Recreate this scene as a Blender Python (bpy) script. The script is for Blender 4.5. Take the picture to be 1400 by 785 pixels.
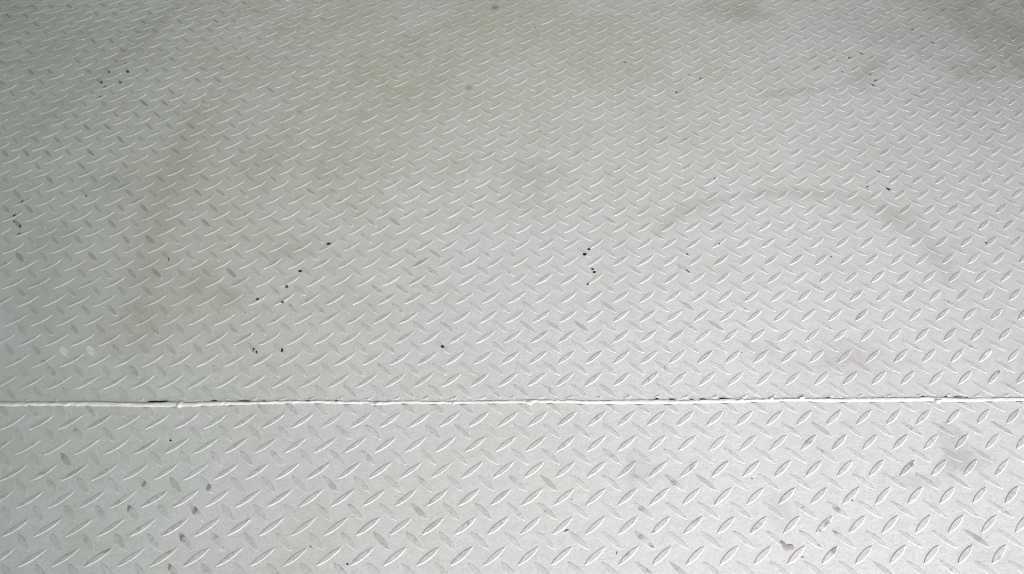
import bpy, math, random
import numpy as np
from mathutils import Matrix, Vector, noise

for o in list(bpy.data.objects): bpy.data.objects.remove(o)
scene = bpy.context.scene
COL = scene.collection
R = math.radians
rnd = random.Random(7)

# ------------------------------------------------------------------ camera
CELL = 0.04                               # pitch of the raised pattern, metres
F, PITCH, ROLL, YAW = 1356.1466, 0.66748, -0.02350, 0.02320
HC, CX, CY = 27.4739*CELL, 3.9616*CELL, -22.7834*CELL
PPX, PPY = 700+121.363, 392.5-163.610     # principal point in the 1400 x 785 photograph
s_, c_ = math.sin(YAW), math.cos(YAW)
sp, cp = math.sin(PITCH), math.cos(PITCH)
right = Vector((c_, s_, 0)); fwd = Vector((-s_*cp, c_*cp, -sp)); up = Vector((-s_*sp, c_*sp, cp))
Rr = right*math.cos(ROLL)+up*math.sin(ROLL)
Uu = up*math.cos(ROLL)-right*math.sin(ROLL)
cam_d = bpy.data.cameras.new('camera'); cam = bpy.data.objects.new('camera', cam_d); COL.objects.link(cam)
cam.matrix_world = Matrix(((Rr.x, Uu.x, -fwd.x, CX), (Rr.y, Uu.y, -fwd.y, CY), (Rr.z, Uu.z, -fwd.z, HC), (0, 0, 0, 1)))
cam_d.sensor_width = 36; cam_d.sensor_fit = 'HORIZONTAL'; cam_d.lens = F/1400*36
cam_d.shift_x = -(PPX-700)/1400; cam_d.shift_y = (PPY-392.5)/1400
cam_d.clip_start = 0.02; cam_d.clip_end = 500
scene.camera = cam
scene.cycles.filter_width = 1.0
scene.render.resolution_x = 1024; scene.render.resolution_y = 574

# ------------------------------------------------------------------ world, sun, exposure
SUN_EL, SUN_AZ = 33.0, 154.0              # azimuth clockwise from +Y (the light comes in from behind the camera)
world = bpy.data.worlds.new('World'); scene.world = world; world.use_nodes = True
wn = world.node_tree.nodes; bg = wn['Background']
sky = wn.new('ShaderNodeTexSky'); sky.sky_type = 'NISHITA'; sky.sun_disc = False
sky.sun_elevation = R(SUN_EL); sky.sun_rotation = R(SUN_AZ)
sky.dust_density = 1.6; sky.air_density = 1.0
world.node_tree.links.new(sky.outputs[0], bg.inputs[0]); bg.inputs[1].default_value = 0.15
sun_d = bpy.data.lights.new('sun', 'SUN'); sun = bpy.data.objects.new('sun', sun_d); COL.objects.link(sun)
sun_d.energy = 1.5; sun_d.angle = R(50); sun_d.color = (1.0, 0.99, 0.985)
a = R(SUN_AZ); d = Vector((math.sin(a)*math.cos(R(SUN_EL)), math.cos(a)*math.cos(R(SUN_EL)), math.sin(R(SUN_EL))))
sun.rotation_euler = d.to_track_quat('Z', 'Y').to_euler(); sun.location = (0.6, -6, 4)
vs = scene.view_settings; vs.view_transform = 'Standard'; vs.look = 'None'; vs.gamma = 1; vs.use_curve_mapping = False
vs.exposure = 1.55

# ------------------------------------------------------------------ helpers
def at(px, py, z=0.0):
    """point of the floor that the photograph shows at pixel (px, py)"""
    dv = Rr*((px-PPX)/F) - Uu*((py-PPY)/F) + fwd
    t = (z-HC)/dv.z
    return Vector((CX+dv.x*t, CY+dv.y*t, z))
def topx(x, y, z=0.0):
    v = Vector((x-CX, y-CY, z-HC)); w = v.dot(fwd)
    return PPX+F*v.dot(Rr)/w, PPY-F*v.dot(Uu)/w
def tag(o, label=None, cat=None, group=None, kind=None):
    if label: o['label'] = label
    if cat: o['category'] = cat
    if group: o['group'] = group
    if kind: o['kind'] = kind
    return o
def np_mesh(name, V, Fq, mat, attrs=None, smooth=True):
    V = np.asarray(V, dtype=np.float32); Fq = np.asarray(Fq, dtype=np.int32)
    m = bpy.data.meshes.new(name)
    m.vertices.add(len(V)); m.vertices.foreach_set('co', V.ravel())
    n = Fq.shape[1]
    m.loops.add(Fq.size); m.loops.foreach_set('vertex_index', Fq.ravel())
    m.polygons.add(len(Fq)); m.polygons.foreach_set('loop_start', np.arange(0, Fq.size, n, dtype=np.int32))
    m.polygons.foreach_set('loop_total', np.full(len(Fq), n, dtype=np.int32))
    m.polygons.foreach_set('use_smooth', np.full(len(Fq), smooth))
    for k, v in (attrs or {}).items():
        v = np.asarray(v, dtype=np.float32)
        if v.ndim == 2: at_ = m.attributes.new(k, 'FLOAT_COLOR', 'POINT'); at_.data.foreach_set('color', v.ravel())
        else: at_ = m.attributes.new(k, 'FLOAT', 'POINT'); at_.data.foreach_set('value', v)
    m.materials.append(mat); m.update(calc_edges=True); m.validate()
    return m
def obj(name, mesh, parent=None, loc=(0, 0, 0)):
    o = bpy.data.objects.new(name, mesh); COL.objects.link(o); o.location = loc
    if parent: o.parent = parent
    return o
def grid_faces(nu, nv):
    i, j = np.meshgrid(np.arange(nu-1), np.arange(nv-1), indexing='ij')
    a0 = (i*nv+j).ravel()
    return np.stack([a0, a0+nv, a0+nv+1, a0+1], -1)
def wave(x, y):
    """slight unevenness of rolled and welded plate, metres"""
    return 0.0005*(np.sin(x*3.1+1.0)*np.cos(y*2.7)+0.6*np.sin(x*7.3-y*5.1+2.0))

# ------------------------------------------------------------------ materials
def new_mat(name):
    m = bpy.data.materials.new(name); m.use_nodes = True
    return m, m.node_tree.nodes, m.node_tree.links, m.node_tree.nodes['Principled BSDF']

# dirt, scuffs and broad light tints, each with its place: pixel centre, half width, half height in px, strength, tint, edge softness, angle
BROWN, OLIVE, GREY, PALE, DARK, BLUE = (.56, .51, .43), (.72, .71, .52), (.58, .565, .545), (1.0, 1.0, .99), (.12, .115, .105), (.62, .70, .70)
STAINS_AND_TINTS = [
    (300, 260, 420, 330, .28, (.80, .88, .70), 1.1, 0), (700, 60, 560, 150, .30, (.78, .76, .60), 1.1, 0), (100, 650, 420, 300, .20, (.80, .90, .78), 1.1, 0),  # broad tints: green and olive cast of bounced light put into the colour
    (560, 110, 110, 100, .20, OLIVE, 1.1, 0), (500, 225, 100, 60, .20, OLIVE, 1.1, 0), (690, 30, 150, 50, .16, OLIVE, 1.1, 0), (880, 60, 150, 55, .12, OLIVE, 1.1, 0),
    (1000, 14, 80, 18, .30, BROWN, 1.0, 0), (1290, 30, 190, 60, .32, BROWN, 1.1, 0), (1385, 50, 110, 90, .38, BROWN, 1.1, 0), (1190, 98, 44, 24, .18, BROWN, .9, 0),
    (1305, 608, 18, 30, .24, GREY, .2, 0), (1322, 630, 34, 13, .2, GREY, .25, 0), (1292, 640, 14, 14, .18, GREY, .3, 0),
    (285, 385, 50, 26, .34, OLIVE, 1.0, 0), (318, 408, 34, 16, .2, BROWN, 1.0, 0), (215, 410, 90, 110, .16, BROWN, 1.1, 0), (240, 250, 50, 120, .12, BROWN, 1.1, 0),
    (110, 60, 90, 40, .18, GREY, 1.1, 0), (195, 40, 40, 40, .12, GREY, 1.0, 0), (350, 225, 55, 40, .2, GREY, 1., 0), (70, 325, 44, 18, .2, GREY, .8, 0),
    (745, 245, 60, 40, .24, BROWN, 1.1, 0), (1175, 490, 52, 34, .22, BROWN, 1.1, 0), (1040, 478, 30, 14, .10, GREY, .9, 0),
    (876, 650, 34, 22, .16, GREY, .8, 0), (862, 642, 8, 26, .16, GREY, .4, 0), (1065, 700, 20, 26, .17, GREY, .7, 0), (1245, 655, 40, 14, .22, GREY, .9, 0), (1340, 760, 50, 16, .08, GREY, .9, 0),
    (1320, 150, 80, 70, .10, BROWN, 1.1, 0), (150, 245, 70, 22, .30, BLUE, 1., 0), (40, 30, 60, 30, .2, BLUE, 1., 0), (390, 345, 50, 24, .25, BLUE, 1., 0), (60, 420, 90, 60, .2, BLUE, 1.1, 0), (60, 340, 60, 30, .15, BLUE, 1., 0),
    (86, 481, 8, 12, 1., PALE, .3, 0), (122, 481, 8, 12, 1., PALE, .3, 0), (1355, 487, 9, 6, .8, PALE, .3, 0),
    # scraped spots on single studs
    (197, 661, 2.4, 5, .9, DARK, .4, 0), (285, 667, 3, 5, .95, DARK, .4, 0), (267, 698, 3.4, 6, .95, DARK, .4, 0), (177, 694, 3, 6, .8, DARK, .5, 0), (249, 734, 3.4, 7, .85, DARK, .4, 0),
    (232, 775, 3, 8, .8, DARK, .5, 0), (145, 753, 6, 3.5, .6, DARK, .6, 0), (86, 624, 3, 7, .45, DARK, .7, 0), (677, 10, 6, 4, .75, DARK, .7, 0), (641, 120, 6, 4, .5, DARK, .7, 0),
    (1132, 718, 6, 7, .7, DARK, .6, 0), (1122, 728, 3, 4, .75, DARK, .5, 0), (1142, 727, 4, 4, .7, DARK, .5, 0), (1140, 752, 5, 8, .6, DARK, .6, 0), (1144, 697, 6, 5, .6, DARK, .6, 0), (1096, 726, 3, 2.4, .7, DARK, .5, 0), (1120, 746, 3, 3, .6, DARK, .5, 0),
    (921, 661, 5, 4, .7, DARK, .5, 0), (907, 687, 7, 4, .5, DARK, .7, 0), (877, 696, 5, 4, .6, DARK, .5, 0), (888, 778, 6, 6, .7, DARK, .6, 0), (876, 735, 5, 4, .55, DARK, .6, 0), (892, 747, 4, 3, .7, DARK, .5, 0), (946, 640, 5, 6, .5, DARK, .7, 0),
    (573, 700, 9, 9, .35, DARK, .8, 0), (454, 667, 9, 9, .35, DARK, .8, 0), (1366, 509, 3, 6, .75, DARK, .5, 0), (1247, 636, 3, 4, .7, DARK, .5, 0), (1107, 605, 8, 4, .45, DARK, .7, 0),
    (1368, 765, 5, 5, .55, DARK, .6, 0), (1338, 735, 8, 5, .4, DARK, .7, 0), (1330, 598, 3, 3, .5, DARK, .6, 0),
]
def vnoise(x, y, seed):
    xi, yi = np.floor(x).astype(np.int64), np.floor(y).astype(np.int64); fx, fy = x-xi, y-yi
    fx, fy = fx*fx*(3-2*fx), fy*fy*(3-2*fy)
    def h(a_, b_):
        n = (a_*374761393+b_*668265263+seed*974634777) & 0xffffffff
        n = ((n ^ (n >> 13))*1274126177) & 0xffffffff
        return ((n ^ (n >> 16)) & 0xffff)/65535.0
    return (h(xi, yi)*(1-fx)+h(xi+1, yi)*fx)*(1-fy)+(h(xi, yi+1)*(1-fx)+h(xi+1, yi+1)*fx)*fy
def fnoise(x, y, sc, seed, octs=4):
    out, amp, tot = 0, 1., 0
    for o in range(octs): out = out+amp*vnoise(x*sc, y*sc, seed+o); tot += amp; amp *= .6; sc *= 2.1
    return out/tot-.5
STROKES = [  # traffic marks: points along the mark, half width in px, strength, tint
    ([(900, 318), (935, 288), (985, 271), (1060, 264), (1140, 265), (1180, 274), (1215, 292), (1245, 312), (1275, 338), (1302, 378)], (7, 9, 8, 7, 8, 12, 15, 17, 18, 12), .24, BROWN),
    ([(1040, 132), (1080, 128), (1130, 121), (1170, 108), (1205, 88), (1215, 70)], (4, 7, 8, 9, 8, 5), .24, BROWN),
    ([(195, 470), (190, 400), (205, 320), (240, 230), (262, 150)], (16, 22, 22, 18, 14), .12, BROWN),
    ([(30, 190), (100, 130), (190, 60), (240, 10)], (14, 16, 14, 10), .20, GREY),
    ([(1020, 470), (1100, 505), (1190, 480), (1250, 500)], (8, 12, 12, 8), .12, BROWN),
]
def stain_tint_attrs(x, y, stud=True):
    col = np.ones((len(x), 4)); scr = np.zeros(len(x)); fr = np.zeros(len(x))
    w1, w2 = fnoise(x, y, 14, 11), fnoise(x, y, 14, 47)
    g1 = fnoise(x, y, 60, 91); g2 = fnoise(x, y, 130, 17)
    for (px, py, rx, ry, st, colr, soft, ang) in STAINS_AND_TINTS:
        p0 = at(px, py); ex = max((at(px+rx, py)-p0).length, .001); ey = max((at(px, py-ry)-p0).length, .001)
        m = (np.abs(x-p0.x) < ex*2.2) & (np.abs(y-p0.y) < ey*2.2)
        if not m.any(): continue
        k = (1.5*min(1.0, ex/.06)+.12) if ex > .012 else .3
        d = np.hypot((x[m]-p0.x)/ex+k*w1[m], (y[m]-p0.y)/ey+k*w2[m])
        f = np.clip((1.15-d)/soft, 0, 1); f = f*f*(3-2*f)*st
        if max(colr) > .95 and stud: fr[m] = np.maximum(fr[m], f)
        elif max(colr) > .95: pass
        elif max(colr) < .2:
            if stud or (px, py) in ((677, 10), (641, 120), (1312, 528)): scr[m] = np.maximum(scr[m], f)
        else:
            f = f*np.clip(1+1.2*g1[m], .4, 1.3)
            if colr == GREY and px > 800: f = np.clip(f/st*1.5+1.2*g2[m]-.2, 0, 1)*st*1.25
            col[m, :3] *= (1-f[:, None])+f[:, None]*np.array(colr)
    for pts_, wid, st, colr in STROKES:
        P3 = [at(*p) for p in pts_]; best = np.full(len(x), 9.)
        for q in range(len(P3)-1):
            a0, a1 = P3[q], P3[q+1]; dx, dy = a1.x-a0.x, a1.y-a0.y; l2 = dx*dx+dy*dy
            t = np.clip(((x-a0.x)*dx+(y-a0.y)*dy)/l2, 0, 1)
            wpx = wid[q]*(1-t)+wid[q+1]*t
            sc = (at(pts_[q][0]+10, pts_[q][1])-a0).length/10*1.25
            best = np.minimum(best, np.hypot(x-a0.x-t*dx, y-a0.y-t*dy)/(wpx*sc))
        f = np.clip((1.6-best-1.6*w1)/1.5, 0, 1); f = f*f*(3-2*f)*st*np.clip(1+1.0*g1, .4, 1.3)
        col[:, :3] *= (1-f[:, None])+f[:, None]*np.array(colr)
    return {'stain': col, 'scrape': scr, 'fresh': fr}
def painted_steel():
    m, N, L, P = new_mat('grey_painted_steel')
    def nd(t, **k):
        n = N.new(t)
        for a_, v in k.items(): setattr(n, a_, v)
        return n
    def math_(op, a_, b_=None, c__=None, clamp=False):
        n = nd('ShaderNodeMath', operation=op, use_clamp=clamp)
        for q, v in enumerate((a_, b_, c__)):
            if v is None: continue
            if isinstance(v, (int, float)): n.inputs[q].default_value = v
            else: L.new(v, n.inputs[q])
        return n.outputs[0]
    def noise_(scale, detail=3, rough=.55, off=0.0, src=None):
        mp = nd('ShaderNodeVectorMath', operation='ADD'); L.new(src or pos, mp.inputs[0]); mp.inputs[1].default_value = (off, off*.7, off*.3)
        n = nd('ShaderNodeTexNoise'); n.inputs['Scale'].default_value = scale; n.inputs['Detail'].default_value = detail; n.inputs['Roughness'].default_value = rough
        L.new(mp.outputs[0], n.inputs['Vector']); return n
    def ramp(v, a_, b_, c__=0., d__=1.):
        n = nd('ShaderNodeMapRange', interpolation_type='SMOOTHSTEP'); L.new(v, n.inputs[0])
        n.inputs[1].default_value = a_; n.inputs[2].default_value = b_; n.inputs[3].default_value = c__; n.inputs[4].default_value = d__
        return n.outputs[0]
    def mix(fac, a_, b_, mode='MIX'):
        n = nd('ShaderNodeMix', data_type='RGBA', blend_type=mode)
        if isinstance(fac, (int, float)): n.inputs[0].default_value = fac
        else: L.new(fac, n.inputs[0])
        for q, v in ((6, a_), (7, b_)):
            if isinstance(v, tuple): n.inputs[q].default_value = (*v, 1)
            else: L.new(v, n.inputs[q])
        return n.outputs[2]
    geo = nd('ShaderNodeNewGeometry'); pos = geo.outputs['Position']
    crest = nd('ShaderNodeAttribute', attribute_name='crest').outputs['Fac']
    base = (.658, .660, .722)
    # soft clouds of dirt, fine mottling of the rolled paint
    n1 = noise_(1.7, 4, .6).outputs['Fac']; n2 = noise_(7.0, 5, .62, 3.1).outputs['Fac']; n3 = noise_(60, 4, .6, 7.7).outputs['Fac']; n4 = noise_(300, 3, .7, 1.3).outputs['Fac']
    c = mix(ramp(n1, .38, .66, 0, .32), base, (.58, .565, .545))
    c = mix(ramp(n2, .48, .72, 0, .26), c, (.54, .54, .53))
    c = mix(ramp(n2, .50, .26, 0, .22), c, (.73, .73, .735))
    c = mix(ramp(n3, .46, .70, 0, .30), c, (.53, .53, .52))
    c = mix(ramp(n4, .42, .66, 0, .42), c, (.47, .47, .46))
    # stains, painted light tints, scraped spots and fresh paint, stored on the metal itself
    c = mix(1.0, c, nd('ShaderNodeAttribute', attribute_name='stain').outputs['Color'], 'MULTIPLY')
    scr = nd('ShaderNodeAttribute', attribute_name='scrape').outputs['Fac']
    c = mix(math_('MULTIPLY', scr, ramp(noise_(520, 3, .7, 9.0).outputs['Fac'], .40, .56, .35, 1)), c, (.07, .068, .06))
    c = mix(nd('ShaderNodeAttribute', attribute_name='fresh').outputs['Fac'], c, (.82, .82, .82))
    # wear on the raised crests, patchy from stud to stud
    w1 = ramp(noise_(9, 3, .6, 21.0).outputs['Fac'], .42, .66)
    w2 = ramp(noise_(210, 4, .65, 2.2).outputs['Fac'], .50, .64)
    w3 = ramp(noise_(38, 2, .5, 13.0).outputs['Fac'], .54, .68)
    worn = math_('MULTIPLY', ramp(crest, .70, .98), math_('MULTIPLY', math_('ADD', math_('MULTIPLY', w1, .7), w3, clamp=True), w2))
    c = mix(ramp(crest, .6, 1., 0, .16), c, (.44, .44, .42))
    c = mix(math_('MULTIPLY', worn, .55), c, (.20, .195, .18))
    L.new(c, P.inputs['Base Color'])
    rg = math_('ADD', ramp(n2, .3, .7, .34, .50), math_('MULTIPLY', n3, .10)); L.new(rg, P.inputs['Roughness'])
    P.inputs['Specular IOR Level'].default_value = .5
    # orange-peel of the brushed paint
    b1 = nd('ShaderNodeBump'); b1.inputs['Strength'].default_value = .55; b1.inputs['Distance'].default_value = .0010
    hh = math_('ADD', math_('MULTIPLY', noise_(330, 4, .6, 4.0).outputs['Fac'], .6), math_('MULTIPLY', noise_(90, 3, .5, 8.0).outputs['Fac'], 1.0))
    L.new(hh, b1.inputs['Height']); L.new(b1.outputs[0], P.inputs['Normal'])
    return m
def plain(name, colr, rough, nscale=120, amp=.3, bump=.4, dist=.0004, dark=None):
    m, N, L, P = new_mat(name)
    tc = N.new('ShaderNodeNewGeometry'); n = N.new('ShaderNodeTexNoise'); n.inputs['Scale'].default_value = nscale; n.inputs['Detail'].default_value = 4
    L.new(tc.outputs['Position'], n.inputs['Vector'])
    mx = N.new('ShaderNodeMix'); mx.data_type = 'RGBA'; L.new(n.outputs['Fac'], mx.inputs[0])
    mx.inputs[6].default_value = (*colr, 1); mx.inputs[7].default_value = (*(dark or tuple(v*(1-amp) for v in colr)), 1)
    L.new(mx.outputs[2], P.inputs['Base Color']); P.inputs['Roughness'].default_value = rough
    b = N.new('ShaderNodeBump'); b.inputs['Strength'].default_value = bump; b.inputs['Distance'].default_value = dist
    L.new(n.outputs['Fac'], b.inputs['Height']); L.new(b.outputs[0], P.inputs['Normal'])
    return m
STEEL = painted_steel()
BEAD = plain('white_sealing_paint', (.66, .66, .66), .40, 150, .18, .5, .0008)
BLACK = plain('black_chipped_spot', (.012, .012, .012), .55, 900, .5, .5)
DGREY = plain('dark_grey_chipped_spot', (.045, .045, .042), .6, 900, .5, .5)
BROWNM = plain('brown_grit', (.13, .12, .095), .7, 900, .6, .5)
WALL = plain('beige_bounce_wall', (.62, .67, .57), .7, 3, .15)
WALLG = plain('green_bounce_wall', (.42, .70, .53), .7, 3, .15)  # unseen wall, green chosen to tint the light bounced onto the floor
CEIL = plain('grey_bounce_ceiling', (.72, .77, .70), .8, 3, .15)
CONC = plain('concrete', (.30, .30, .28), .85, 2, .3)

# ------------------------------------------------------------------ setting: ground and an unseen shelter added to shape the light
RX0, RX1, RY0, RY1, RZ = -2.15, 2.35, -1.75, 2.7, 2.65
g = np_mesh('ground', [(-60, -60, -.02), (60, -60, -.02), (60, 60, -.02), (-60, 60, -.02)], [(0, 1, 2, 3)], CONC); tag(obj('ground', g), kind='structure')
def box(name, x0, x1, y0, y1, z0, z1, mat, kind='structure'):
    V = [(x, y, z) for x in (x0, x1) for y in (y0, y1) for z in (z0, z1)]
    Fq = [(0, 1, 3, 2), (4, 6, 7, 5), (0, 4, 5, 1), (2, 3, 7, 6), (0, 2, 6, 4), (1, 5, 7, 3)]
    return tag(obj(name, np_mesh(name, V, Fq, mat, smooth=False)), kind=kind)
DX0, DX1, DZ = .27, 2.25, 2.45            # unseen opening behind the camera, placed to set the light's falloff
box('unseen_wall_left', RX0-.1, RX0, RY0, RY1, -.02, RZ, WALLG)
box('unseen_wall_right', RX1, RX1+.1, RY0, RY1, -.02, RZ, WALL)
box('unseen_wall_far', RX0-.1, RX1+.1, RY1, RY1+.1, -.02, RZ, WALL)
box('unseen_ceiling', RX0-.1, RX1+.1, RY0-.1, RY1+.1, RZ+.003, RZ+.1, CEIL)
bk = box('unseen_wall_back', RX0-.1, DX0, RY0-.1, RY0-.003, -.02, RZ, WALL)
box('unseen_wall_back', DX1, RX1+.1, RY0-.1, RY0-.003, -.02, RZ, WALL)
box('unseen_wall_back', DX0+.002, DX1-.002, RY0-.1, RY0-.003, DZ, RZ, WALL)

# ------------------------------------------------------------------ the seam between the two plates (traced on the floor)
TOP = [(-500, 549.5), (-100, 548.5), (0, 547.3), (35, 548.3), (90, 548.6), (130, 546.5), (150, 548), (175, 549), (200, 549.2), (232, 547.6), (262, 549), (300, 547), (330, 548.2), (350, 549), (390, 547.4), (421, 548.8), (431, 546.4), (470, 547.6), (495, 548.2), (525, 547.8), (560, 547), (600, 548.4), (650, 547), (700, 546.4), (725, 545.2), (760, 546.2), (830, 546.4), (875, 545.4), (900, 545), (940, 546.4), (980, 544.8), (1000, 543.6), (1015, 546), (1045, 545.2), (1060, 545.6), (1100, 545), (1120, 543.6), (1180, 543), (1240, 542.6), (1270, 541), (1300, 542.4), (1322, 543.8), (1360, 542.6), (1400, 542.2), (1600, 541), (2000, 539)]
BOT = [(-500, 557), (-100, 556), (0, 555.4), (60, 554.6), (110, 554.8), (170, 555.6), (200, 556.4), (235, 556), (250, 556), (275, 555.2), (300, 554.2), (350, 553), (400, 551.6), (440, 551.6), (470, 553.2), (504, 552), (510, 554.8), (530, 553.8), (545, 552.6), (575, 552.8), (620, 553), (700, 552.4), (760, 551.6), (800, 552.8), (870, 553), (925, 552.8), (990, 551.2), (1005, 551.8), (1030, 550), (1060, 549.4), (1095, 548.4), (1130, 550.4), (1200, 550), (1260, 549), (1282, 549.6), (1322, 550.2), (1340, 549.4), (1400, 548.6), (1600, 547.5), (2000, 545.5)]
tw = np.array([at(*p)[:2] for p in TOP]); bw = np.array([at(*p)[:2] for p in BOT])
def seam_top(x): return np.interp(x, tw[:, 0], tw[:, 1])
def seam_bot(x): return np.interp(x, bw[:, 0], bw[:, 1])

# ------------------------------------------------------------------ the raised studs
LUG_L, LUG_W, LUG_H = .87*CELL, .20*CELL, .00064
FIL = .00085                                # width of the paint-rounded flank
def stud_height(u, v):
    """height of a stud at local (u along, v across), metres; returns (z, crest)"""
    t = np.clip(np.abs(u)/(LUG_L/2), 0, 1)
    w = LUG_W/2*(1-t**2)**.78
    dd = np.clip((w-np.abs(v))/FIL, 0, 1)
    k = dd*dd*(3-2*dd)
    return LUG_H*k, k
def stud_template(nu, nv):
    t = np.sin(np.linspace(-1, 1, nu)*math.pi/2*.985); t = .5*t+.5*np.linspace(-1, 1, nu)
    s = np.linspace(-1, 1, nv); s = np.sign(s)*np.abs(s)**.6
    T, S = np.meshgrid(t, s, indexing='ij')
    u = T*LUG_L/2; w = LUG_W/2*(1-T**2).clip(0)**.78
    v = S*(w+.0001)
    z, k = stud_height(u, v)
    z = z-.00003
    return np.stack([u, v, z], -1).reshape(-1, 3), k.ravel(), grid_faces(nu, nv)
T_HI, T_LO = stud_template(25, 15), stud_template(13, 7)
NROT = .0017; NDX, NDY = .1400*CELL, -2.7025*CELL
_wl, _wm, _wr = at(50, 14), at(654, 8), at(1288, 14); WY = _wm.y
WX_ = np.polyfit([_wl.x, _wm.x, _wr.x], [-.0012, .0040, -.0010], 2); WY_ = np.polyfit([_wl.x, _wm.x, _wr.x], [-.005, .004, -.010], 2)
def lattice(plate, i, j):
    """i, j in half steps of the same stud kind; j grows towards the camera"""
    X, Y = i*CELL, -j*CELL
    if plate == 'far':                      # the rolled pattern is not perfectly square over the length of the sheet
        k = min(1.6, max(0., (Y-.42)/(WY-.42)))**1.2
        X, Y = X+k*float(np.polyval(WX_, X)), Y+k*float(np.polyval(WY_, X))
    if plate == 'near':
        X, Y = math.cos(NROT)*X-math.sin(NROT)*Y+NDX, math.sin(NROT)*X+math.cos(NROT)*Y+NDY
    return X, Y
def studs_of(plate):
    out = []
    rows = range(-67, 2) if plate == 'far' else range(-3, 34)
    for k in (0, 1):                       # 0: leaning right ("/"), 1: leaning left ("\")
        for j in rows:
            for i in range(-55, 59):
                x, y = lattice(plate, i+.5*k, j+.5*k)
                if not (RX0+.02 < x < RX1-.02 and RY0+.02 < y < RY1-.02): continue
                if plate == 'far' and y < seam_top(x)-.012: continue
                if plate == 'near' and y > seam_bot(x)+.012: continue
                out.append((x, y, R(45)*(1-2*k)+(NROT if plate == 'near' else 0)))
    return out
FAR, NEAR = studs_of('far'), studs_of('near')
def place(tpl, x, y, ang, plate, jit, absolute=True):
    V, k, Fq = tpl
    ca, sa = math.cos(ang+jit[0]), math.sin(ang+jit[0])
    u, v = V[:, 0]*jit[1], V[:, 1]*jit[2]
    W = np.stack([ca*u-sa*v+x, sa*u+ca*v+y, V[:, 2]*jit[3]], -1)
    W[:, 2] += wave(x, y)
    # where a stud runs into the seam the seam covers it
    if plate == 'far':
        dd = W[:, 1]-seam_top(W[:, 0])
    else:
        dd = seam_bot(W[:, 0])-W[:, 1]
    W[:, 2] = np.where(dd < .0002, -.004, W[:, 2])
    return W
def grime(st):
    # random grime on the tops; studs leaning left are darker, mostly on the left half
    px, py = topx(st[0], st[1])
    left = st[2] < 0
    zone = max(0., min(1., (520-px)/300))*max(0., min(1., (560-py)/250)) if left else 0
    zone = max(zone, .9*math.exp(-((px-130)/150)**2-((py-90)/100)**2) if left else 0)
    f = .07*rnd.random()+zone*(.05+.26*rnd.random()**1.5)+(.22*rnd.random() if rnd.random() < .05 else 0)
    return f
def dirty(A, k, f, per=None):
    k = np.clip((k-.3)/.7, 0, 1)
    if per is not None: f = per
    A['stain'][:, :3] *= (1-np.outer(k*f, (1, .97, 1.0)))
    return A
def jitter():
    return (rnd.gauss(0, .012), 1+rnd.gauss(0, .012), 1+rnd.gauss(0, .04), max(.8, 1+rnd.gauss(0, .07)))
def floor_height(x, y):
    best = 0.0
    for plate in ('far', 'near'):
        for k in (0, 1):
            if plate == 'far':
                fi, fj = x/CELL-.5*k, -y/CELL-.5*k
            else:
                fi, fj = (x-NDX)/CELL-.5*k, -(y-NDY)/CELL-.5*k
            if (plate == 'far') != (y > seam_top(x)): continue
            for i in (math.floor(fi), math.floor(fi)+1):
                for j in (math.floor(fj), math.floor(fj)+1):
                    X, Y = lattice(plate, i+.5*k, j+.5*k); an = R(45)*(1-2*k)
                    du, dv_ = (x-X)*math.cos(an)+(y-Y)*math.sin(an), -(x-X)*math.sin(an)+(y-Y)*math.cos(an)
                    if abs(du) < LUG_L/2: best = max(best, float(stud_height(du, dv_)[0]))
    return best+float(wave(x, y))

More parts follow.
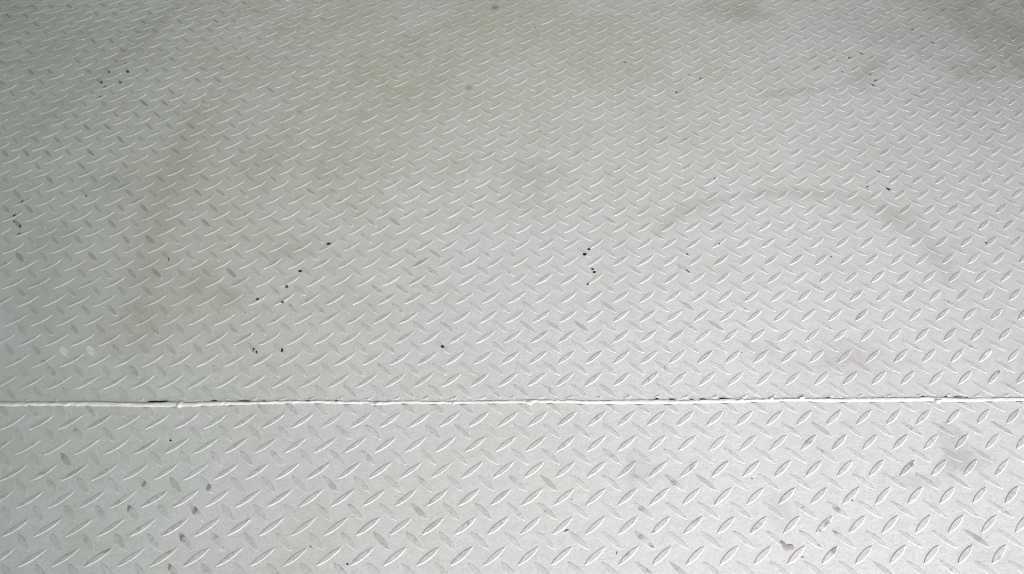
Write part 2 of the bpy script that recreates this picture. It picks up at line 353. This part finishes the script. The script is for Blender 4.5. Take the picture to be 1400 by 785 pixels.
def plate(name, label, which, studs):
    root = bpy.data.objects.new(name, None); COL.objects.link(root); tag(root, label, 'floor plate', 'painted tread plates of the floor')
    xs = np.concatenate([np.linspace(RX0, -1.25, 40)[:-1], np.arange(-1.25, 1.25, .003), np.linspace(1.25, RX1, 40)])
    if which == 'far': y0 = seam_top(xs)-.0004; y1 = np.full_like(xs, RY1)
    else: y0 = np.full_like(xs, RY0); y1 = seam_bot(xs)+.003
    root.location = (0, float(np.median(y0 if which == 'far' else y1)), 0)
    off = np.array(root.location)
    s = np.linspace(0, 1, 420)**1.6 if which == 'far' else 1-np.linspace(0, 1, 200)[::-1]**1.6
    Y = y0[:, None]*(1-s)+y1[:, None]*s; X = np.repeat(xs[:, None], len(s), 1)
    Vt = np.stack([X, Y, wave(X, Y)], -1).reshape(-1, 3)
    nu, nv = len(xs), len(s)
    Fq = grid_faces(nu, nv)
    # folded-down edge gives the plate its thickness
    idx = np.arange(nu*nv).reshape(nu, nv)
    loop = np.concatenate([idx[:, 0], idx[-1, 1:], idx[-2::-1, -1], idx[0, -2:0:-1]])
    Vb = Vt[loop].copy(); Vb[:, 2] = -.008
    base = len(Vt); n = len(loop); q = np.arange(n)
    Fs = np.stack([loop, base+q, base+(q+1) % n, loop[(q+1) % n]], -1)
    V = np.concatenate([Vt, Vb])-off
    sheet = obj('steel_sheet', np_mesh('steel_sheet', V, np.concatenate([Fq, Fs]), STEEL, stain_tint_attrs(V[:, 0]+off[0], V[:, 1]+off[1], False)), root)
    def size(st):
        px, py = topx(st[0], st[1])
        if not (10 < px < 1390 and 10 < py < 775): return -1
        return -((Vector((st[0], st[1], 0))-Vector((CX, CY, HC))).length)
    vis = sorted([st for st in studs if size(st) != -1], key=size, reverse=True)
    def whole(st):
        return (st[1] > seam_top(st[0])+.014) if which == 'far' else (st[1] < seam_bot(st[0])-.014)
    single = set([st for st in vis if whole(st)][:100])
    VV, KK, FF, GG, n0 = [], [], [], [], 0
    for st in studs:
        jit = jitter(); gr = grime(st)
        if st in single:
            W = place(T_HI, *st, which, jit)
            c0 = np.array([st[0], st[1], wave(st[0], st[1])])
            o = obj('raised_stud', np_mesh('raised_stud', W-c0, T_HI[2], STEEL, dirty({'crest': T_HI[1], **stain_tint_attrs(W[:, 0], W[:, 1])}, T_HI[1], gr)), root, tuple(c0-off))
            continue
        px, py = topx(st[0], st[1])
        tpl = T_HI if (-60 < px < 1460 and 100 < py < 850) else T_LO
        W = place(tpl, *st, which, jit)-off
        VV.append(W); KK.append(tpl[1]); GG.append(np.full(len(W), gr)); FF.append(tpl[2]+n0); n0 += len(W)
    AV = np.concatenate(VV)
    o = obj('raised_stud', np_mesh('raised_studs', AV, np.concatenate(FF), STEEL, dirty({'crest': np.concatenate(KK), **stain_tint_attrs(AV[:, 0]+off[0], AV[:, 1]+off[1])}, np.concatenate(KK), 1.0, np.concatenate(GG))), root)
    tag(o, kind='stuff')
    return root
plate('floor_plate', 'larger grey painted tread plate beyond the white seam, with black chips and brown stains', 'far', FAR)
plate('floor_plate', 'brighter grey painted tread plate in the foreground, below the white seam', 'near', NEAR)

# ------------------------------------------------------------------ the weld bead, thick with paint
seam = bpy.data.objects.new('weld_seam', None); COL.objects.link(seam)
seam.location = (0, float(seam_bot(0.)), 0); tag(seam, 'lumpy white painted weld bead running across between the two floor plates', 'weld seam')
so = np.array(seam.location)
xs = np.arange(RX0+.004, RX1-.004, .0011)
prof = [(-.04, -.0010), (.03, -.0002), (.08, .0006), (.18, .0012), (.30, .0016), (.42, .0018), (.52, .0018), (.60, .0016), (.66, .0010), (.69, .0002), (.71, -.0020), (.72, -.007)]
V = []
for x in xs:
    y0, y1 = float(seam_bot(x)), float(seam_top(x))
    nz = noise.fractal(Vector((x*60, 0, 3)), 1., 2., 4); ny = noise.fractal(Vector((x*110, 5, 0)), 1., 2., 4)
    n3 = noise.noise(Vector((x*14, 9, 0)))
    h = 1+.4*nz+.25*n3
    for q, (f, z) in enumerate(prof):
        w = (y1-y0)*(1.0 if q == 0 else 1+.12*min(1., max(0., (x+.35)/.7)))
        lump = noise.noise(Vector((x*260, q*.9, 2)))*.0006 if 1 < q < 9 else 0
        yy = y0+w*f + (ny*(.0014-.0006*min(1., max(0., (x+.35)/.7))) if q < 6 else ny*.0004)
        V.append((x, yy, (z*h if z > 0 else z)+lump))
V = np.array(V)-so
obj('bead', np_mesh('bead', V, grid_faces(len(xs), len(prof)), BEAD), seam)
def blob(name, pts3, mat, thick, parent=None, seed=0, dome=1.0, rings=4, drape=False):
    """flattened irregular lump over an outline of floor points"""
    c = sum((p for p in pts3), Vector())/len(pts3); zc = c.z
    V = [(c.x, c.y, (floor_height(c.x, c.y)+.00022 if drape else zc)+thick)]; Fq = []; n = len(pts3)
    for r in range(1, rings+1):
        f = r/rings
        for k, p in enumerate(pts3):
            z = (p.z*f+zc*(1-f))+thick*(1-f**2.2)*dome*(1+.35*noise.noise(Vector((k*1.3+seed, r*1.7, seed))))
            vx, vy = c.x+(p.x-c.x)*f, c.y+(p.y-c.y)*f
            if drape: z = floor_height(vx, vy)+.00022+thick*(1-f**2.2)*(1+.35*noise.noise(Vector((k*1.3+seed, r*1.7, seed))))
            V.append((vx, vy, z if r < rings else z-.0004))
    V = [(a_-c.x, b_-c.y, c__-zc) for a_, b_, c__ in V]
    me = bpy.data.meshes.new(name)
    fs = [(0, 1+k, 1+(k+1) % n) for k in range(n)]
    for r in range(rings-1):
        for k in range(n):
            a0, b0 = 1+r*n+k, 1+r*n+(k+1) % n
            fs.append((a0, a0+n, b0+n, b0))
    me.from_pydata(V, [], fs); me.materials.append(mat)
    for p in me.polygons: p.use_smooth = True
    off = Vector(parent.location) if parent else Vector((0, 0, 0))
    return obj(name, me, parent, c-off)
def outline(px, py, w, h, ang, seed, n=18, rag=.25, zf=floor_height):
    out = []
    for k in range(n):
        t = 2*math.pi*k/n
        r = 1+rag*noise.noise(Vector((math.cos(t)*1.4+seed*3.1, math.sin(t)*1.4, seed*1.7)))*1.6
        u, v = w/2*r*math.cos(t), h/2*r*math.sin(t)
        x, y = px+u*math.cos(ang)+v*math.sin(ang), py-u*math.sin(ang)+v*math.cos(ang)
        p = at(x, y); p.z = zf(p.x, p.y) if zf else 0
        out.append(p)
    return out
# spatter and drips that sit on the bead
for k, (px, py, w, h, ang, th) in enumerate([(246, 553, 15, 6.5, .5, .0030), (517, 552.5, 13, 6, .25, .0032), (724, 551, 12, 6.5, -.1, .0026), (1012, 548.5, 18, 5, .12, .0028), (1283, 548.5, 11, 7, 0, .0030), (1096, 545, 12, 4, .1, .0030), (620, 552, 6, 4.5, .6, .0024), (801, 540, 4, 2.5, 0, .0012), (1055, 546.5, 10, 3.5, -.2, .0028)]):
    blob('spatter', outline(px, py, w, h, ang, k+.5, zf=None), BEAD, th, seam, k)
# open gaps at the far edge of the bead, where the paint does not close the joint
GAPM = plain('open_joint_black', (.006, .006, .006), .9, 500, .4)
for k, (px, py, w, h) in enumerate([(214, 549.6, 27, 1.9), (226, 549.2, 10, 1.4), (293, 548.6, 9, 1.4), (335, 548.8, 17, 1.3), (361, 549, 5, 1.6), (380, 548.9, 4, 1.3), (421, 549, 9, 1.7), (460, 548.2, 4, 1.5), (898, 545.8, 5, 2.1), (919, 546.3, 10, 1.2), (946, 546.5, 5, 1.0), (961, 546.3, 9, 1.7), (989, 545.5, 11, 2.0), (1133, 544.4, 6, 1.4), (1262, 542.6, 4, 1.6), (1293, 542.8, 4, 1.4), (1310, 543.3, 13, 1.6), (1321, 544.4, 5, 1.8)]):
    if px > 1000: h *= .72
    pts = outline(px, py, w, h, 0, k+40.5, n=22, zf=None)
    for p in pts: p.z = .0010
    blob('open_gap', pts, GAPM, .0006, seam, k, .8)

# ------------------------------------------------------------------ black flecks where the paint is chipped or grit lies
FL = [  # px, py, w, h, angle, dark?, label
 (805, 341, 4.4, 3.4, 0, 1, 'black fleck at a stud tip, uppermost of the five near the floor centre'),
 (799, 348.6, 5.4, 4.2, 0, 1, 'heart-shaped black fleck on a left-leaning stud near the middle of the floor'),
 (810, 368.6, 4.8, 3.4, 0, 1, 'upper left fleck of the touching black pair right of the floor centre'),
 (812.6, 372.6, 4.8, 3.4, 0, 1, 'lower right fleck of the touching black pair right of the floor centre'),
 (803.6, 389, 3.8, 3.6, 0, 0, 'brownish fleck at the lower tip of a stud, below the touching black pair'),
 (449, 333, 7, 3.8, .1, 1, 'largest black fleck, ragged, across a stud tip left of centre'),
 (410, 370.6, 5.6, 3.8, 0, 1, 'glossy black oval fleck on bare plate between two studs, left of centre'),
 (392, 391.6, 5.4, 4.4, 0, 0, 'brown grit fleck below a stud, between the glossy oval fleck and the seam'),
 (386, 413, 5.4, 3.6, 0, 0, 'dark brown fleck under the middle of a stud left of centre'),
 (352, 409, 4, 4.4, .6, 1, 'small black fleck in the middle of a right-leaning stud, leftmost of its scattered group'),
 (346.5, 478, 2.6, 5, -.4, 1, 'thin upright black fleck, first of a broken trio above the seam'),
 (351, 481.5, 2.8, 3.4, 0, 1, 'tiny black fleck in the middle of a broken trio above the seam'),
 (385.6, 479, 3.2, 5.4, -.3, 1, 'lone upright black fleck above the seam, right of the broken trio'),
 (605, 474.6, 6.4, 3.6, -.35, 1, 'lone black lozenge fleck on a stud above the middle of the seam'),
 (30.5, 275, 6.4, 2.2, .75, 1, 'slanting black fleck near the left edge, topmost of its cluster'),
 (19.8, 294.5, 7, 2.6, .65, 1, 'long double black fleck on a stud close to the left edge'),
 (19, 302.6, 2.6, 2.8, 0, 1, 'tiny round black fleck close to the left edge, below the long double fleck'),
 (27.4, 309.5, 2.6, 5, -.15, 1, 'upright black fleck on a faint stud close to the left edge'),
 (26, 319.6, 7.4, 2.2, .45, 1, 'flat slanting black fleck at the stud end, lowest of the left edge cluster'),
 (149.4, 99, 3, 3.4, -.5, 1, 'small dark fleck, upper left one of the far left cluster'),
 (138.4, 113, 3, 3.6, -.5, 1, 'small dark fleck, leftmost one of the far left cluster'),
 (164.4, 113.2, 4, 2.8, -.4, 1, 'small dark fleck, lower right one of the far left cluster'),
 (171.8, 87, 6, 1.6, .45, 1, 'thin dark streak fleck on a stud top, highest of the far left cluster'),
 (174.8, 98.4, 4.4, 3, -.8, 1, 'slanting dark fleck, rightmost one of the far left cluster'),
 (142.8, 118.8, 7, 2, .5, 1, 'long thin dark fleck along a stud in the far left cluster'),
 (137.2, 132, 4.4, 2, .6, 1, 'short dark fleck on a stud, lowest one of the far left cluster'),
 (1161, 79, 3.8, 3, 0, 1, 'round black fleck, boldest of the far right cluster'),
 (1178, 74, 6.6, 2.4, -.5, 1, 'black dash fleck on a left-leaning stud in the far right cluster'),
 (1140.4, 69.8, 4, 1.6, -.3, 1, 'tiny dark dash, upper left one of the far right cluster'),
 (1145, 83.6, 3, 1.8, -.3, 1, 'tiny dark dot left of the boldest fleck in the far right cluster'),
 (1152, 98.8, 4.6, 1.8, -.3, 1, 'thin dark fleck at the upper end of a stud in the far right cluster'),
 (1189.6, 102.6, 4, 2, -.5, 1, 'small dark dash above the two large slanting flecks far right'),
 (1197, 110.2, 5.4, 2.8, .5, 1, 'black fleck rising to the right at the stud foot, far right'),
 (1194, 117, 8.4, 2.2, -.5, 1, 'longest black dash of the far right cluster, falling to the right'),
 (1247, 40.4, 4, 2, 0, 1, 'small dark fleck near the upper right, upper end of a loose line of three'),
 (1260.5, 49.4, 4, 1.4, 0, 1, 'faint dark fleck near the upper right, middle of a loose line of three'),
 (1275, 59, 8, 1.6, -.45, 1, 'thin dark streak near the upper right, lower end of a loose line of three'),
 (854, 85, 5, 2, -.2, 1, 'lone flat dark fleck at a stud end in the upper middle'),
 (942.6, 102.6, 3.4, 1.8, -.3, 1, 'small dark fleck left of the bolder one in the upper middle trio'),
 (957.6, 107.2, 4.6, 2.2, .5, 1, 'dark fleck rising to the right on a stud tip, right of the upper middle trio'),
 (924.4, 126.2, 3.4, 2.6, .3, 1, 'dark fleck at the lower end of a stud, lowest of the upper middle trio'),
 (732, 37.2, 2.6, 1.6, 0, 1, 'pinhead black fleck near the top of the photo, centre'),
 (738, 180.2, 2.6, 1.8, 0, 1, 'pinhead black fleck on plate below the upper centre'),
 (977, 244.8, 2.6, 2.4, 0, 1, 'pinhead black fleck on the upper tip of a stud right of centre'),
 (983.4, 334, 2.8, 2.2, 0, 1, 'pinhead dark fleck in the middle of a right-leaning stud right of centre'),
 (939.6, 348.4, 4, 2.2, -.6, 1, 'small dark fleck at the lower end of a left-leaning stud right of centre'),
 (940, 371, 8, 1.6, -.7, 1, 'thin dark crack-like fleck along a left-leaning stud right of centre'),
 (1214.4, 258.6, 8.6, 2.6, -.45, 1, 'broad black dash on a left-leaning stud on the right side'),
 (1201, 235, 6.6, 1.6, -.4, 1, 'thin dark dash on the stud above the broad black dash on the right'),
 (1186, 255.2, 4.2, 2.6, .2, 1, 'small dark fleck between studs, left of the broad black dash on the right'),
 (1136.4, 351, 3, 2.4, 0, 1, 'lone pinhead dark fleck beside the end of a stud on the right'),
 (1348, 332, 4.6, 2.6, 0, 1, 'dark fleck at the foot of a stud near the right edge'),
 (118, 268.6, 3, 2, 0, 1, 'pinhead dark fleck on bare plate left, above the olive stain'),
 (230.4, 355, 2, 3.2, 0, 1, 'pinhead upright dark fleck left, just above the olive stain'),
 (233, 602.2, 3.4, 3, .6, 1, 'small black fleck on the near plate just below the seam, left'),
 (475, 771.4, 3.6, 3, .3, 1, 'dark fleck near the bottom edge at the foot of a stud, left of centre'),
 (425, 748, 3.4, 2, .2, 1, 'tiny dark fleck at the top of a stud on the near plate, left of centre'),
 (781.4, 683, 2.4, 2, 0, 1, 'pinhead dark fleck on bare near plate, centre'),
 (774.6, 725.4, 8, 1.8, .35, 1, 'thin dark scrape on the near plate right of a stud, bottom centre'),
 (843.2, 756, 1.8, 4.6, -.2, 1, 'upright hair-thin dark nick on the near plate, bottom centre'),
 (1028, 654.6, 3, 2.6, 0, 1, 'round dark speck on bare near plate, right of centre'),
 (1165, 684.2, 4, 1.8, .4, 1, 'tiny dark nick beside a stud on the near plate, right'),
 (1097.4, 762, 5, 1.8, .1, 1, 'small dark nick beside the brown bare patch at the lower right'),
 (1014, 482, 2.2, 2, 0, 1, 'pinhead dark fleck at a stud tip above the seam, right of centre'),
]
for k, (px, py, w, h, ang, dk, lab) in enumerate(FL):
    if px > 1000: w, h = w*.9, h*.85
    o = blob('black_fleck' if dk else 'brown_fleck', outline(px, py, w, h, ang, k+.3, rag=.32), (BLACK if min(w, h) > 2.3 or max(w, h) > 6.5 else DGREY) if dk else BROWNM, .00045 if min(w, h) > 3 else .00025, None, k, drape=True)
    tag(o, lab, 'fleck', 'dark flecks scattered on the floor plates')

# dried brownish patch at the lower right
pp = []
for (px, py) in [(1065, 741), (1067, 738.6), (1070, 740), (1073, 744), (1076, 745.6), (1078.5, 744.4), (1080.5, 746), (1082.4, 744.2), (1085, 745), (1086.6, 747.6), (1086, 751.4), (1083, 753), (1078, 753.6), (1073.5, 753), (1070.4, 750), (1068, 746.6)]:
    p = at(px, py); p.z = floor_height(p.x, p.y)+.0002; pp.append(p)
tag(blob('dried_patch', pp, plain('dried_brown_residue', (.40, .36, .345), .6, 700, .3, .5), .0003, drape=True), 'flat brownish-grey dried patch at the foot of a stud, lower right of the near plate', 'patch')

# a pale hair-like fibre lying in the upper right corner
pts = [at(1386, -3), at(1390, 3), at(1394, 9), at(1397, 15), at(1397.5, 19)]
cu = bpy.data.curves.new('fibre', 'CURVE'); cu.dimensions = '3D'; sp_ = cu.splines.new('NURBS'); sp_.points.add(len(pts)-1)
for q, p in zip(sp_.points, pts): q.co = (p.x-pts[2].x, p.y-pts[2].y, floor_height(p.x, p.y)*.6, 1)
sp_.use_endpoint_u = True; sp_.order_u = 3; cu.bevel_depth = .0013; cu.bevel_resolution = 2
tmp = bpy.data.objects.new('tmp', cu); COL.objects.link(tmp)
dg = bpy.context.evaluated_depsgraph_get(); me = bpy.data.meshes.new_from_object(tmp.evaluated_get(dg)); bpy.data.objects.remove(tmp)
me.materials.clear(); me.materials.append(plain('pale_fibre_white', (.8, .8, .78), .5, 300, .05))
tag(obj('pale_fibre', me, None, (pts[2].x, pts[2].y, 0)), 'thin pale curved fibre lying on the plate in the upper right corner', 'fibre')
